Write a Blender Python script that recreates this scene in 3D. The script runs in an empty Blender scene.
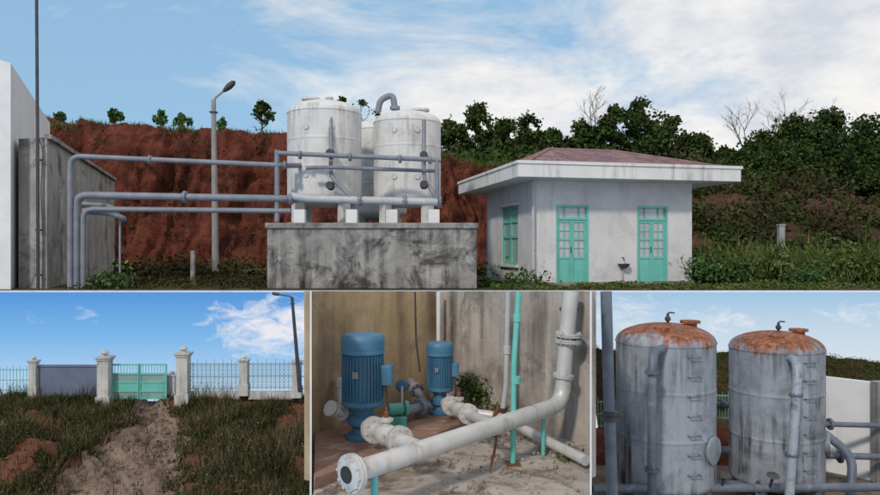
import bpy, math, random
import numpy as np
from mathutils import Vector, noise, Matrix
rnd=random.Random(4); rng=np.random.default_rng(7)
S=bpy.context.scene
F=720.0
def P(x,y,d): return Vector(((x-440)/F*d, d, (247.5-y)/F*d))
def lin(c):
    r=[]
    for v in c:
        v=v/255.0
        r.append(v/12.92 if v<=0.04045 else ((v+0.055)/1.055)**2.4)
    return tuple(r)+(1,)
# ------------------------------------------------------------ materials
def nd(t,ty,**k):
    n=t.nodes.new(ty)
    for a,b in k.items(): setattr(n,a,b)
    return n
def ramp(t,fac,stops):
    r=nd(t,'ShaderNodeValToRGB'); e=r.color_ramp.elements
    while len(e)<len(stops): e.new(0.5)
    for i,(p,c) in enumerate(stops):
        e[i].position=p; e[i].color=c if len(c)==4 else tuple(c)+(1,)
    t.links.new(fac,r.inputs[0]); return r
def noisen(t,vec,scale,detail=6,rough=.6,stretch=None,dist=0):
    if stretch:
        m=nd(t,'ShaderNodeMapping'); m.inputs['Scale'].default_value=stretch
        t.links.new(vec,m.inputs[0]); vec=m.outputs[0]
    n=nd(t,'ShaderNodeTexNoise'); n.inputs['Scale'].default_value=scale
    n.inputs['Detail'].default_value=min(detail,5); n.inputs['Roughness'].default_value=rough
    n.inputs['Distortion'].default_value=dist
    t.links.new(vec,n.inputs['Vector']); return n.outputs['Fac']
def mixc(t,fac,a,b,mode='MIX'):
    m=nd(t,'ShaderNodeMixRGB',blend_type=mode)
    for i,v in ((0,fac),(1,a),(2,b)):
        if hasattr(v,'is_linked'): t.links.new(v,m.inputs[i])
        else: m.inputs[i].default_value=v
    return m.outputs[0]
def mth(t,op,a,b=0.0,clamp=False):
    m=nd(t,'ShaderNodeMath',operation=op,use_clamp=clamp)
    for i,v in ((0,a),(1,b)):
        if hasattr(v,'is_linked'): t.links.new(v,m.inputs[i])
        else: m.inputs[i].default_value=v
    return m.outputs[0]
def mat(name,c1,c2,scale=4,rough=.8,bump=.15,bscale=30,metal=0,streak=None,blot=None,rust=None,base=None,spec=.4,bd=.03,sz=.08):
    m=bpy.data.materials.new(name); m.use_nodes=True; t=m.node_tree
    b=t.nodes['Principled BSDF']; tc=nd(t,'ShaderNodeTexCoord'); v=tc.outputs['Object']
    col=ramp(t,noisen(t,v,scale,8,.65),[(.3,c1),(.7,c2)]).outputs[0]
    if blot:
        f=ramp(t,noisen(t,v,blot[1],9,.7,dist=.6),[(blot[2],(0,0,0)),(blot[3],(1,1,1))]).outputs[0]
        col=mixc(t,f,col,blot[0]+((1,) if len(blot[0])==3 else ()))
    if streak:
        f=ramp(t,noisen(t,v,streak[1],6,.6,stretch=(1,1,sz)),[(streak[2],(0,0,0)),(streak[3],(1,1,1))]).outputs[0]
        g=noisen(t,v,streak[1]*.35,4,.6)
        f=mth(t,'MULTIPLY',f,ramp(t,g,[(.35,(.1,.1,.1)),(.6,(1,1,1))]).outputs[0])
        col=mixc(t,f,col,streak[0])
    for q in (rust,base):
        if q:
            sx=nd(t,'ShaderNodeSeparateXYZ'); t.links.new(v,sx.inputs[0])
            mr=nd(t,'ShaderNodeMapRange'); t.links.new(sx.outputs[2],mr.inputs[0])
            mr.inputs[1].default_value=q[1]; mr.inputs[2].default_value=q[2]
            n=noisen(t,v,q[3],7,.7,stretch=(1,1,.25))
            s=mth(t,'ADD',mth(t,'MULTIPLY',mr.outputs[0],.62),n)
            f=ramp(t,s,[(.84,(0,0,0)),(.98,(1,1,1))]).outputs[0]
            c3=ramp(t,noisen(t,v,q[3]*3,6,.7),[(.36,tuple(k*.5 for k in q[0][:3])),(.5,q[0]),(.66,tuple(min(1,k*2.1) for k in q[0][:3]))]).outputs[0]
            col=mixc(t,f,col,c3)
    t.links.new(col,b.inputs['Base Color'])
    b.inputs['Roughness'].default_value=rough; b.inputs['Metallic'].default_value=metal
    b.inputs['Specular IOR Level'].default_value=spec
    if bump:
        bp=nd(t,'ShaderNodeBump'); bp.inputs['Strength'].default_value=bump; bp.inputs['Distance'].default_value=bd
        t.links.new(noisen(t,v,bscale,5,.7),bp.inputs['Height']); t.links.new(bp.outputs[0],b.inputs['Normal'])
    return m
def leafmat(name,stops,clump=1.2,k=.5):
    m=bpy.data.materials.new(name); m.use_nodes=True; t=m.node_tree; t.nodes.clear()
    o=nd(t,'ShaderNodeOutputMaterial'); g=nd(t,'ShaderNodeNewGeometry'); tc=nd(t,'ShaderNodeTexCoord')
    n=noisen(t,tc.outputs['Object'],clump,2,.6)
    f=mth(t,'ADD',mth(t,'MULTIPLY',n,1.1),mth(t,'MULTIPLY',g.outputs['Random Per Island'],k))
    f=mth(t,'SUBTRACT',f,.3,True)
    c=ramp(t,f,stops).outputs[0]
    d=nd(t,'ShaderNodeBsdfDiffuse')
    t.links.new(c,d.inputs[0]); t.links.new(d.outputs[0],o.inputs[0]); return m
# ------------------------------------------------------------ geometry
def link(o,parent=None):
    S.collection.objects.link(o)
    if parent: o.parent=parent
    return o
def empty(name):
    return link(bpy.data.objects.new(name,None))
def mesh(name,vs,fs,m,parent=None,smooth=None):
    me=bpy.data.meshes.new(name); me.from_pydata([tuple(v) for v in vs],[],fs); me.update()
    me.materials.append(m)
    if smooth:
        for p in me.polygons: p.use_smooth=True
        me.set_sharp_from_angle(angle=math.radians(smooth))
    return link(bpy.data.objects.new(name,me),parent)
def boxv(c,s,rz=0):
    c=Vector(c); R=Matrix.Rotation(rz,3,'Z'); v=[]
    for z in(-.5,.5):
        for x,y in((-.5,-.5),(.5,-.5),(.5,.5),(-.5,.5)):
            v.append(c+R@Vector((x*s[0],y*s[1],z*s[2])))
    return v,[(3,2,1,0),(4,5,6,7),(0,1,5,4),(1,2,6,5),(2,3,7,6),(3,0,4,7)]
def box(name,c,s,m,parent=None,rz=0,bev=0):
    v,f=boxv(c,s,rz); o=mesh(name,v,f,m,parent)
    if bev:
        b=o.modifiers.new('b','BEVEL'); b.width=bev; b.segments=2
    return o
def prism(name,poly,z0,z1,m,parent=None,bev=0):
    n=len(poly); V=[(p[0],p[1],z0) for p in poly]+[(p[0],p[1],z1) for p in poly]
    o=mesh(name,V,[tuple(range(n))[::-1],tuple(range(n,2*n))]+[(i,(i+1)%n,n+(i+1)%n,n+i) for i in range(n)],m,parent)
    if bev:
        b=o.modifiers.new('b','BEVEL'); b.width=bev; b.segments=2
    return o
def rounded(pts,r):
    pts=[Vector(p) for p in pts]; out=[pts[0]]
    for i in range(1,len(pts)-1):
        a,b,c=pts[i-1],pts[i],pts[i+1]; u=(a-b);w=(c-b)
        rr=min(r,u.length*.45,w.length*.45); s=b+u.normalized()*rr; e=b+w.normalized()*rr
        for k in range(7):
            q=k/6; out.append(s*(1-q)**2+b*2*q*(1-q)+e*q*q)
    out.append(pts[-1]); return out
def sweepv(pts,r,n=14):
    pts=[Vector(p) for p in pts]; R=r if isinstance(r,(list,tuple)) else [r]*len(pts)
    V=[];Fc=[]; T0=(pts[1]-pts[0]).normalized()
    up=Vector((0,0,1)) if abs(T0.z)<.9 else Vector((1,0,0)); N=(up-T0*up.dot(T0)).normalized()
    for i,p in enumerate(pts):
        a=pts[max(i-1,0)]; b=pts[min(i+1,len(pts)-1)]; T=(b-a).normalized()
        N=(N-T*N.dot(T)).normalized(); B=T.cross(N)
        for k in range(n):
            q=2*math.pi*k/n; V.append(p+(N*math.cos(q)+B*math.sin(q))*R[i])
    for i in range(len(pts)-1):
        for k in range(n):
            a=i*n+k; b=i*n+(k+1)%n; Fc.append((a,b,b+n,a+n))
    Fc.append(tuple(range(n))[::-1]); Fc.append(tuple(range(len(V)-n,len(V)))); return V,Fc
def pipe(name,pts,r,m,parent=None,bend=.25,n=16):
    v,f=sweepv(rounded(pts,bend) if len(pts)>2 else pts,r,n); return mesh(name,v,f,m,parent,50)
def lathe(name,c,prof,m,parent=None,n=48,ax=None,smooth=35):
    c=Vector(c); ax=Vector(ax or (0,0,1)).normalized(); q=Vector((0,0,1)).rotation_difference(ax)
    V=[];Fc=[]
    for r,h in prof:
        for k in range(n):
            a=2*math.pi*k/n; V.append(c+q@Vector((r*math.cos(a),r*math.sin(a),h)))
    for i in range(len(prof)-1):
        for k in range(n):
            a=i*n+k;b=i*n+(k+1)%n; Fc.append((a,b,b+n,a+n))
    Fc.append(tuple(range(n))[::-1]); Fc.append(tuple(range(len(V)-n,len(V))))
    return mesh(name,V,Fc,m,parent,smooth)
def flange(name,c,ax,r,th,m,parent,bolts=8,bm=None):
    lathe(name,c,[(r*.6,-th*.9),(r,-th*.9),(r,-th*.08),(r*.9,-th*.05),(r*.9,th*.05),(r,th*.08),(r,th*.9),(r*.6,th*.9)],m,parent,28,ax)
    ax=Vector(ax).normalized(); q=Vector((0,0,1)).rotation_difference(ax); V=[];Fc=[]
    for k in range(bolts):
        a=2*math.pi*k/bolts; p=Vector(c)+q@Vector((r*.82*math.cos(a),r*.82*math.sin(a),0))
        v,f=sweepv([p-ax*th*1.9,p+ax*th*1.9],r*.08,6); o=len(V); V+=v; Fc+=[tuple(i+o for i in t) for t in f]
    mesh(name+'_bolts',V,Fc,bm or m,parent)
def leaves(name,C,size,m,parent=None,elong=1.6,vert=False,var=.5):
    C=np.asarray(C,float); n=len(C)
    a=rng.normal(size=(n,3)); 
    if vert: a=a*np.array([.35,.35,.0])+np.array([0,0,1])
    a/=np.linalg.norm(a,axis=1)[:,None]
    b=np.cross(a,rng.normal(size=(n,3))); b/=np.linalg.norm(b,axis=1)[:,None]
    s=size*(1+var*(rng.random(n)*2-1))[:,None]
    if vert:
        V=np.stack([C-b*s*.5/elong,C+b*s*.5/elong,C+a*s+b*s*.02],1).reshape(-1,3); k=3
    else:
        V=np.stack([C-a*s*.5,C+b*s*.5/elong,C+a*s*.5,C-b*s*.5/elong],1).reshape(-1,3); k=4
    me=bpy.data.meshes.new(name); me.vertices.add(len(V)); me.vertices.foreach_set('co',V.ravel())
    me.loops.add(n*k); me.loops.foreach_set('vertex_index',np.arange(n*k,dtype=np.int32))
    me.polygons.add(n); me.polygons.foreach_set('loop_start',np.arange(0,n*k,k,dtype=np.int32))
    me.polygons.foreach_set('loop_total',np.full(n,k,dtype=np.int32)); me.update(calc_edges=True); me.validate()
    me.materials.append(m); return link(bpy.data.objects.new(name,me),parent)
def pn(C,f,ph=0):
    x,y,z=C[:,0]*f,C[:,1]*f,C[:,2]*f
    return (np.sin(x*1.3+ph+np.sin(y*.9+z))*np.cos(z*1.7-ph+np.sin(x*.7))+np.sin(y*1.9+z*2.3+x*1.1+ph*2)*.6+np.sin(x*3.7+z*3.1+ph)*.4)/2
def crown(blobs,n,gap=-.25,gf=1.5):
    w=np.array([b[1]**2 for b in blobs]); w=w/w.sum(); out=[]
    for (c,r),q in zip(blobs,w):
        k=int(n*q); d=rng.normal(size=(k,3)); d/=np.linalg.norm(d,axis=1)[:,None]
        rr=r*(.35+.8*rng.random(k)**.75)*(1+.25*np.sin(d[:,0]*7+d[:,2]*9+c[0])+.18*np.sin(d[:,0]*17+d[:,2]*15))
        out.append(np.array(c)+d*rr[:,None]*np.array([1,1,.8]))
    C=np.concatenate(out); return C[pn(C,gf)>gap]
def tree(name,base,h,w,n,leaf,lm,bm,gap=-.25,blobn=15,trunk=.12,low=.35,br=(.12,.21)):
    e=empty(name); base=Vector(base); seed=base.x*3.1+base.y
    V=[];Fc=[]
    def add(p,r):
        v,f=sweepv(p,r,6); o=len(V); V.extend(v); Fc.extend([tuple(i+o for i in t) for t in f])
    top=base+Vector((rnd.uniform(-.1,.1)*w,0,h*.8))
    tr=[base-Vector((0,0,.5))]+[base.lerp(top,k/6)+Vector((rnd.uniform(-.04,.04)*h,rnd.uniform(-.04,.04)*h,0)) for k in range(1,7)]
    add(tr,[trunk*(1-.13*i) for i in range(7)])
    bl=[]
    for i in range(blobn):
        a=i*2.4+seed; t=low+(1-low)*(i+.5)/blobn
        rad=w*.5*(math.sin(min(1,(t-low)/(1-low)*.85+.25)*math.pi)**.6)*rnd.uniform(.4,.95)
        c=base+Vector((math.cos(a)*rad,math.sin(a)*rad*.8,h*(t-.06)))
        bl.append((tuple(c),w*rnd.uniform(*br)))
        s=tr[min(5,2+int(i*4/blobn))]
        add([s,s.lerp(c,.5)+Vector((0,0,-.05*h)),c],[trunk*.45,trunk*.28,trunk*.08])
        for _ in range(3):
            q=Vector(c)+Vector((rnd.uniform(-1,1),rnd.uniform(-1,1),rnd.uniform(-.3,1)))*bl[-1][1]*1.2
            add([s.lerp(c,.7),Vector(c).lerp(q,.4),q],[trunk*.15,trunk*.1,trunk*.03])
    mesh('trunk_and_limbs',V,Fc,bm,e,60)
    leaves('crown',crown(bl,n,gap),leaf,lm,e); return e
def grid(name,nx,ny,fn,m,smooth=True):
    V=[];Fc=[]
    for j in range(ny+1):
        for i in range(nx+1): V.append(fn(i/nx,j/ny))
    for j in range(ny):
        for i in range(nx):
            a=j*(nx+1)+i; Fc.append((a,a+1,a+nx+2,a+nx+1))
    return mesh(name,V,Fc,m,None,180 if smooth else None)
def interp(x,tab):
    return float(np.interp(x,[a for a,_ in tab],[b for _,b in tab]))
# ------------------------------------------------------------ material set
concrete=mat('weathered_concrete',(.22,.21,.20),(.42,.405,.385),1.3,.9,.6,14,streak=((.025,.024,.023,1),4,.42,.62),blot=((.075,.07,.066,1),1.3,.48,.62))
concreteB=mat('tank_wall_concrete',(.24,.235,.225),(.40,.39,.375),.9,.9,.5,12,streak=((.09,.085,.08,1),1.6,.50,.72),blot=((.10,.096,.09,1),.9,.50,.66),sz=.3)
concrete2=mat('old_rendered_concrete',(.18,.18,.175),(.33,.32,.31),1.6,.9,.4,18,streak=((.04,.04,.04,1),4,.5,.7),blot=((.10,.095,.09,1),2,.5,.66))
whitewall=mat('white_plaster',(.58,.59,.61),(.68,.69,.7),2,.85,.1,20,streak=((.4,.4,.4,1),3,.55,.8))
housewall=mat('house_plaster',(.53,.53,.555),(.63,.63,.65),.9,.9,.12,30,streak=((.36,.35,.34,1),3,.52,.78),blot=((.44,.44,.445,1),1.6,.48,.72))
slabm=mat('roof_slab_paint',(.56,.57,.58),(.65,.65,.65),1.5,.9,.1,25,streak=((.27,.26,.25,1),5,.50,.76))
turq=mat('turquoise_paint',(.11,.42,.37),(.16,.50,.44),4,.5,.05,20,streak=((.1,.25,.22,1),8,.55,.85))
tile=mat('roof_tile',(.19,.105,.115),(.30,.175,.18),3,.8,.3,20,blot=((.13,.085,.09,1),2,.46,.66))
glass=mat('window_glass',(.26,.30,.34),(.45,.48,.50),1.5,.12,0,1,spec=.9)  # pale mottled base colour stands in for reflections in the panes
dark=mat('interior_shade_paint',(.02,.02,.022),(.035,.035,.035),3,.9,0)  # near-black colour painted in place of shade inside rooms and openings
tankw=mat('tank_white_paint',(.54,.54,.545),(.65,.65,.64),1.6,.6,.08,10,streak=((.27,.25,.22,1),6,.52,.76),blot=((.42,.40,.38,1),2.8,.54,.74))
pipeg=mat('pipe_gray_paint',(.14,.155,.19),(.23,.245,.285),3,.5,.06,30,streak=((.12,.1,.09,1),6,.6,.8))
pipel=mat('pipe_light_paint',(.34,.36,.39),(.46,.47,.50),3,.5,.06,30,blot=((.2,.18,.16,1),5,.58,.75))
red=mat('red_earth',(.085,.027,.018),(.23,.07,.045),.8,1,1,3.5,streak=((.04,.015,.012,1),1.6,.45,.66),blot=((.055,.02,.015,1),.8,.50,.66),spec=.1,bd=.25)
soil=mat('ground_soil',(.05,.035,.02),(.12,.075,.045),1.2,1,.6,8,spec=.1,blot=((.05,.06,.025,1),.8,.45,.6))
scrubsoil=mat('scrub_soil',(.03,.024,.014),(.10,.05,.032),.7,1,1,3,spec=.1)
bark=mat('bark',(.05,.04,.035),(.12,.10,.085),5,.95,.4,20)
pole=mat('pole_concrete',(.22,.22,.23),(.32,.32,.33),3,.85,.1,20)
darkm=mat('dark_metal',(.03,.032,.036),(.06,.06,.065),5,.5,.05)
leafG=leafmat('tree_leaves',[(0,(.012,.022,.008)),(.45,(.035,.060,.018)),(.8,(.07,.10,.03)),(1,(.13,.16,.05))],.8)
leafB=leafmat('bright_leaves',[(0,(.03,.06,.02)),(.5,(.06,.12,.04)),(1,(.13,.2,.07))],2)
leafS=leafmat('scrub_leaves',[(0,(.014,.015,.008)),(.35,(.04,.038,.018)),(.6,(.055,.060,.024)),(.8,(.10,.08,.045)),(1,(.16,.125,.075))],.35,.4)
leafW=leafmat('weed_leaves',[(0,(.03,.045,.014)),(.5,(.07,.105,.03)),(1,(.18,.18,.075))],1.3)
# ============================================================ UPPER TERRACE (yard)
GZ=-.944
def gfn(u,v):
    X=-120+u*240; Y=16+ (v**2.2)*700
    return (X,Y,GZ+(0 if v==0 else .03*noise.noise((X*.5,Y*.5,0))))
grid('ground',120,60,gfn,soil)
box('terrace_slab',(0,16.25,GZ-.035),(60,.54,.05),whitewall)
ctop=[(-300,112),(0,116),(60,121),(130,126),(200,131),(290,135),(380,143),(450,157),(520,168),(700,175),(900,185)]
def cliff(u,v):
    x=-120+u*860; yt=interp(x,ctop); zt=(247.5-yt)/F*37
    X=(x-440)/F*35.5
    zt+=.35*noise.fractal((X*.7,2,5),1,2,4)
    d=34+3*min(v/.6,1); k=min(v/.6,1)
    z=GZ-.2+(zt-GZ+.2)*k
    if v>.6: d=37+(v-.6)/.4*40; z=zt+(v-.6)*3*math.sin(X)*.1
    rill=abs(noise.noise((X*1.5+.4*noise.noise((X,k*3,0)),k*.5,9)))*1.1+abs(noise.noise((X*4,k*1.2,4)))*.35
    g=noise.fractal((X*.5,k*1.3,3),.9,2.1,5)*1.3+.7-rill+.25*noise.noise((X*.8,z*2.6,2))
    a=(.4+.6*math.sin(k*math.pi)) if v<=.6 else .4
    return (X+.3*noise.noise((X,z,1)),d-g*a, z+(.1*g if v<.6 else 0))
grid('cliff',420,64,cliff,red)
C=[]
for i in range(15000):
    x=rnd.uniform(-60,520); yt=interp(x,ctop)
    p=P(x,yt+1,37); d=37+rnd.uniform(-.4,1.5); q=noise.noise((p.x*.7,0,0)); q2=noise.noise((p.x*2.3,4,0))
    if q2<-.25: continue
    p.y=d; p.x+=rnd.gauss(0,.2); p.z+=.35*noise.fractal((p.x*.7,2,5),1,2,4)+rnd.uniform(-.3,.02)*(1+q)
    C.append(p)
leaves('cliff_top_grass',C,.27,leafW,vert=True,elong=7)
C=[]
for i in range(5000):
    x=rnd.uniform(-60,520); v=rnd.uniform(.02,.6); 
    if noise.noise((x*.03,v*5,3))<.08: continue
    p=Vector(cliff((x+120)/860,v)); C.append(p+Vector((rnd.gauss(0,.1),-.1,rnd.gauss(0,.1))))
leaves('cliff_weeds',C,.14,leafS)
C=[]
for i in range(26000):
    X=rnd.uniform(-18,8); Y=rnd.uniform(22,34.5)
    if noise.noise((X*.6,Y*.4,2))<-.05: continue
    C.append((X,Y,GZ+.02+rnd.random()**2*.95*max(0,.3+noise.noise((X*.8,Y*.8,5)))))
leaves('yard_weeds',C,.15,leafS)
htop=[(600,172),(690,170),(740,176),(800,183),(880,196),(1000,215),(1200,225)]
def hill(u,v):
    x=640+u*500; yt=interp(x,htop); d=24+v*12; X=(x-440)/F*(27+v*9) 
    zt=(247.5-yt)/F*36; k=v**.8
    return (X,d,GZ-.1+(zt-GZ)*k+.8*noise.fractal((X*.4,d*.4,2),1,2,4)*math.sin(min(1,v*1.3)*math.pi/2))
grid('hillside',120,60,hill,scrubsoil)
C=[];CG=[]
for i in range(3400):
    u,v=rnd.random(),rnd.random(); p=Vector(hill(u,v)); n_=noise.noise(p*.45); 
    if n_<-.16: continue
    r=.10+.9*max(0,n_+.2)*rnd.random()
    k=int(10+r*40)
    T=CG if noise.noise(p*.8+Vector((9,0,0)))>.2 else C
    for _ in range(k): T.append(p+Vector((rnd.gauss(0,r),rnd.gauss(0,r),abs(rnd.gauss(0,r*1.1)))))
leaves('hillside_scrub',C,.17,leafS); leaves('hillside_bushes',CG,.17,leafG)
def ridge(x,yb,yt,w,d,n,lm=leafG,leaf=.2,gap=-.2,low=.15,**k):
    b=P(x,yb,d); t=P(x,yt,d); return tree('tree',b,t.z-b.z,w/F*d,n,leaf,lm,bark,gap,low=low,**k)
for x,yb,yt,w in [(452,176,122,54),(478,178,106,50),(504,178,122,46),(528,180,118,52),(552,180,130,46),(584,182,122,50),(612,182,106,56),(640,182,98,70),(672,184,118,62),(700,186,134,50),(724,186,148,40),(568,180,142,56),(500,178,138,70),(655,182,134,84)]:
    ridge(x,yb,yt,w,rnd.uniform(40,46),7000,leaf=.22)
for x,yb,yt,w in [(762,192,134,54),(795,196,118,72),(830,199,112,76),(866,202,122,76),(905,205,120,90),(740,188,152,40),(845,202,150,96),(785,195,148,84),(812,198,136,90)]:
    ridge(x,yb,yt,w,rnd.uniform(36.5,40),10000,leaf=.2,gap=-.4,blobn=18)
C=[]
for i in range(900):
    x=rnd.uniform(440,960); yt=interp(x,[(440,158),(560,160),(700,166),(740,168),(880,180),(960,190)])
    d=rnd.uniform(38.5,42); p=P(x,yt,d); r=rnd.uniform(.25,.6)
    for _ in range(26): C.append(p+Vector((rnd.gauss(0,r),rnd.gauss(0,r),rnd.gauss(0,r*.8)-.3)))
leaves('ridge_understorey',C,.22,leafG)
for x,yb,yt,w in [(340,144,95,26),(362,146,99,34),(262,139,101,32),(380,150,116,40)]:
    ridge(x,yb,yt,w,39,800,leaf=.22,gap=-.1,trunk=.06,blobn=9,low=.35,br=(.1,.2))
for x,yb,yt,w in [(115,130,110,17),(161,134,110,18),(182,137,113,17),(25,119,104,16),(60,123,114,10),(222,137,118,9)]:
    ridge(x,yb,yt,w,38,130,lm=leafB,leaf=.3,gap=-.9,trunk=.05,blobn=7,low=.5,br=(.15,.28))
def bare(x,yb,yt,d,spread):
    e=empty('bare_tree'); b=P(x,yb,d); h=(yb-yt)/F*d; V=[];Fc=[]
    def br(p,dr,L,r,k):
        q=p+dr*L*.5+Vector((rnd.gauss(0,.04),0,rnd.gauss(0,.03)))*L; s=q+(dr+Vector((rnd.gauss(0,.15),0,.1))).normalized()*L*.5
        v,f=sweepv([p,q,s],[r,r*.8,r*.6],5); o=len(V); V.extend(v); Fc.extend([tuple(i+o for i in t) for t in f])
        if k>0:
            for _ in range(3): br(q.lerp(s,rnd.random()),(dr+Vector((rnd.gauss(0,spread),rnd.gauss(0,spread),.1))).normalized(),L*rnd.uniform(.5,.75),r*.55,k-1)
    br(b,Vector((0,0,1)),h*.45,.06,5); mesh('branches',V,Fc,bark,e)
bare(592,170,80,41,.45); bare(747,188,98,40,.5); bare(805,185,90,41,.6); bare(775,188,100,41,.5)
def weedpatch(name,X0,X1,Y0,Y1,n,h,lm,leaf,frq=.8,thr=-.2):
    C=[]
    for i in range(n):
        X=rnd.uniform(X0,X1);Y=rnd.uniform(Y0,Y1); q=noise.noise((X*frq,Y*frq,7))
        if q<thr: continue
        C.append((X,Y,GZ+rnd.random()*h*(.35+1.0*max(0,q+.2))))
    leaves(name,C,leaf,lm)
weedpatch('bush',6.6,14,18.5,24,26000,1.1,leafW,.11,.9,-.25)
weedpatch('grass',1.2,12,16.05,17.6,9000,.16,leafW,.06,1.5,-.3)
weedpatch('grass',-8.6,-4,16.2,24,9000,.22,leafS,.07,1.2,-.2)
C=[]
for c in [(6.6,18.3,-.5),(7.6,18.6,-.7),(2.0,17.2,-.85),(.9,17.5,-.9),(-7.6,16.6,-.85),(9.3,18.2,-.75)]:
    for _ in range(500): C.append(Vector(c)+Vector((rnd.gauss(0,.28),rnd.gauss(0,.2),rnd.gauss(0,.17))))
leaves('shrub',C,.10,leafB)
C=[Vector((X,19.2+rnd.gauss(0,.3),GZ+abs(rnd.gauss(0,.35))*(1+noise.noise((X,0,0))))) for X in [rnd.uniform(6.4,13) for _ in range(7000)]]
leaves('tall_grass',C,.3,leafW,vert=True,elong=9)
e=empty('concrete_post'); p=P(781,275,21.5); box('shaft',(p.x,21.5,-.15),(.16,.16,1.6),pole,e); box('cap',(p.x,21.5,.67),(.2,.2,.05),pole,e)
e=empty('concrete_post'); p=P(193,290,17.5); box('shaft',(p.x,17.5,-.5),(.10,.10,.85),concrete2,e,bev=.01); box('foot',(p.x,17.5,GZ+.03),(.2,.2,.08),concrete2,e)
e=empty('white_wall')
mesh('wall',[(-10.6,16.2,GZ),(-9.66,16.2,GZ),(-13.0,24,GZ),(-14,24,GZ),(-10.6,16.2,4.45),(-9.66,16.2,4.15),(-13.0,24,4.15),(-14,24,4.45)],[(0,1,5,4),(1,2,6,5),(2,3,7,6),(3,0,4,7),(4,5,6,7)],whitewall,e)
e=empty('concrete_water_tank')
a=P(16,0,16.6).x; b=P(47,0,16.45).x
mesh('walls',[(a,16.7,GZ),(b,16.45,GZ),(-12.2,27,GZ),(-14,27,GZ),(a,16.7,2.52),(b,16.45,2.52),(-12.2,27,2.52),(-14,27,2.52)],[(0,1,5,4),(1,2,6,5),(2,3,7,6),(3,0,4,7),(4,5,6,7)],concreteB,e)
q=Vector((-12.2-b,27-16.45,0)).normalized()
ang=math.atan2(q.y,q.x)
box('coping',((b-12.2)/2+.02,(16.45+27)/2,2.54),(11.0,.14,.10),concrete2,e,rz=ang)
e=empty('standpipe'); pipe('pipe',[P(38,290,16.35),P(37.5,130,16.35),P(36.5,-8,16.35)],.035,darkm,e,.1)
pipe('cable',[P(42,290,16.4),P(43,240,16.4),P(41,190,16.4),P(43,150,16.4),P(37,133,16.4)],.009,darkm,e,.1)
for y in(160,230,275): box('clamp',P(38.5,y,16.36),(.12,.08,.04),darkm,e)
def lamp(name,bp,top,r0,r1,head,hs,m):
    e=empty(name); pipe('pole',[bp,bp.lerp(top,.5),top],[r0]*1+[(r0+r1)/2]*7+[r1],m,e,.01)
    a=Vector(head); pipe('arm',[bp.lerp(top,.94),top+Vector((0,-.01,.03*hs)),a],r1*.45,m,e,.2*hs)
    d=(a-top).normalized()
    V,Fc=sweepv([a-d*.1*hs,a,a+d*.25*hs,a+d*.5*hs,a+d*.6*hs],[.05*hs,.10*hs,.15*hs,.12*hs,.03*hs],12)
    mesh('lamp_head',V,Fc,darkm,e,60)
    box('bracket',bp.lerp(top,.93),(r1*3,r1*3,.06*hs),darkm,e); return e
lamp('street_lamp',P(215.5,275,24),P(213.5,100,24),.115,.075,P(225,90,24),.75,pole)
e=empty('concrete_platform'); x0=P(267,0,16.5).x; x1=P(477,0,16.5).x
box('block',((x0+x1)/2,18.7,(GZ+.44)/2),(x1-x0,4.4,.44-GZ),concrete,e,bev=.02)
box('top_slab',((x0+x1)/2,18.7,.5),(x1-x0+.08,4.5,.13),concrete2,e,bev=.02)
def tank(name,c,R,z0,z1,m,legm,dome=.28,seams=2,legh=.5,legw=.16):
    e=empty(name); H=z1-z0; prof=[(.02,-dome*.8)]
    for k in range(1,10):
        a=k/9*math.pi/2; prof.append((R*math.sin(a),-dome*.8*math.cos(a)))
    prof.append((R,.03))
    for s in range(1,seams+1):
        z=H*s/(seams+1); prof+=[(R,z-.05),(R,z-.02),(R+.006,z-.008),(R+.006,z+.008),(R,z+.02),(R,z+.05)]
    prof.append((R,H-.06)); prof.append((R,H-.03)); prof+=[(R+.012,H-.02),(R+.012,H)]
    for k in range(0,11):
        a=k/10*math.pi/2; prof.append((R*math.cos(a)+.002,H+dome*math.sin(a)))
    lathe('shell',(c[0],c[1],z0),prof,m,e,72)
    for k in range(4):
        a=math.pi/4+k*math.pi/2; px,py=c[0]+math.cos(a)*R*.86,c[1]+math.sin(a)*R*.86
        box('leg_%d'%(k+1),(px,py,z0-legh/2+.1),(legw,legw,legh+.2),legm,e,rz=a)
        box('foot_%d'%(k+1),(px,py,z0-legh+.02),(legw*1.6,legw*1.6,.04),legm,e,rz=a)
    return e
t1=tank('pressure_filter_tank',(-2.90,18.1),.925,1.27,3.34,tankw,tankw,.34,legh=.70,legw=.22)
lathe('manhole',(-3.25,18.1,3.6),[(.17,0),(.17,.1),(.23,.1),(.23,.15),(.02,.17)],tankw,t1,24)
lathe('manhole',(-2.7,17.6,3.5),[(.07,0),(.07,.14),(.1,.14),(.1,.17),(.01,.18)],tankw,t1,20)
t2=tank('pressure_filter_tank',(-.84,18.5),.86,1.27,3.18,tankw,tankw,.32,legh=.70,legw=.22)
lathe('manhole',(-.5,18.5,3.4),[(.17,0),(.17,.1),(.23,.1),(.23,.15),(.02,.17)],tankw,t2,24)
t3=tank('pressure_filter_tank',(-1.75,20.5),.80,1.0,3.3,tankw,tankw,.3,legh=.45,legw=.2)
for t,cx,cy,R in((t1,-2.9,18.1,.925),(t2,-.84,18.5,.86)):
    for zz in(1.75,2.9):
        for aa in(-1.9,-1.25):
            p=(cx+math.cos(aa)*R,cy+math.sin(aa)*R,zz); flange('nozzle',p,(math.cos(aa),math.sin(aa),0),.07,.03,tankw,t,6)
e=empty('gooseneck_pipe')
pipe('pipe',[P(378,112,18.6),P(380,100,18.6),P(393,94,18.6),P(395,110,18.6)],.08,pipeg,e,.25); lathe('elbow_flange',P(395,108,18.6),[(.11,-.04),(.13,-.04),(.13,.04),(.1,.04)],pipeg,e,20)
e=empty('pipework'); d=16.75
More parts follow.
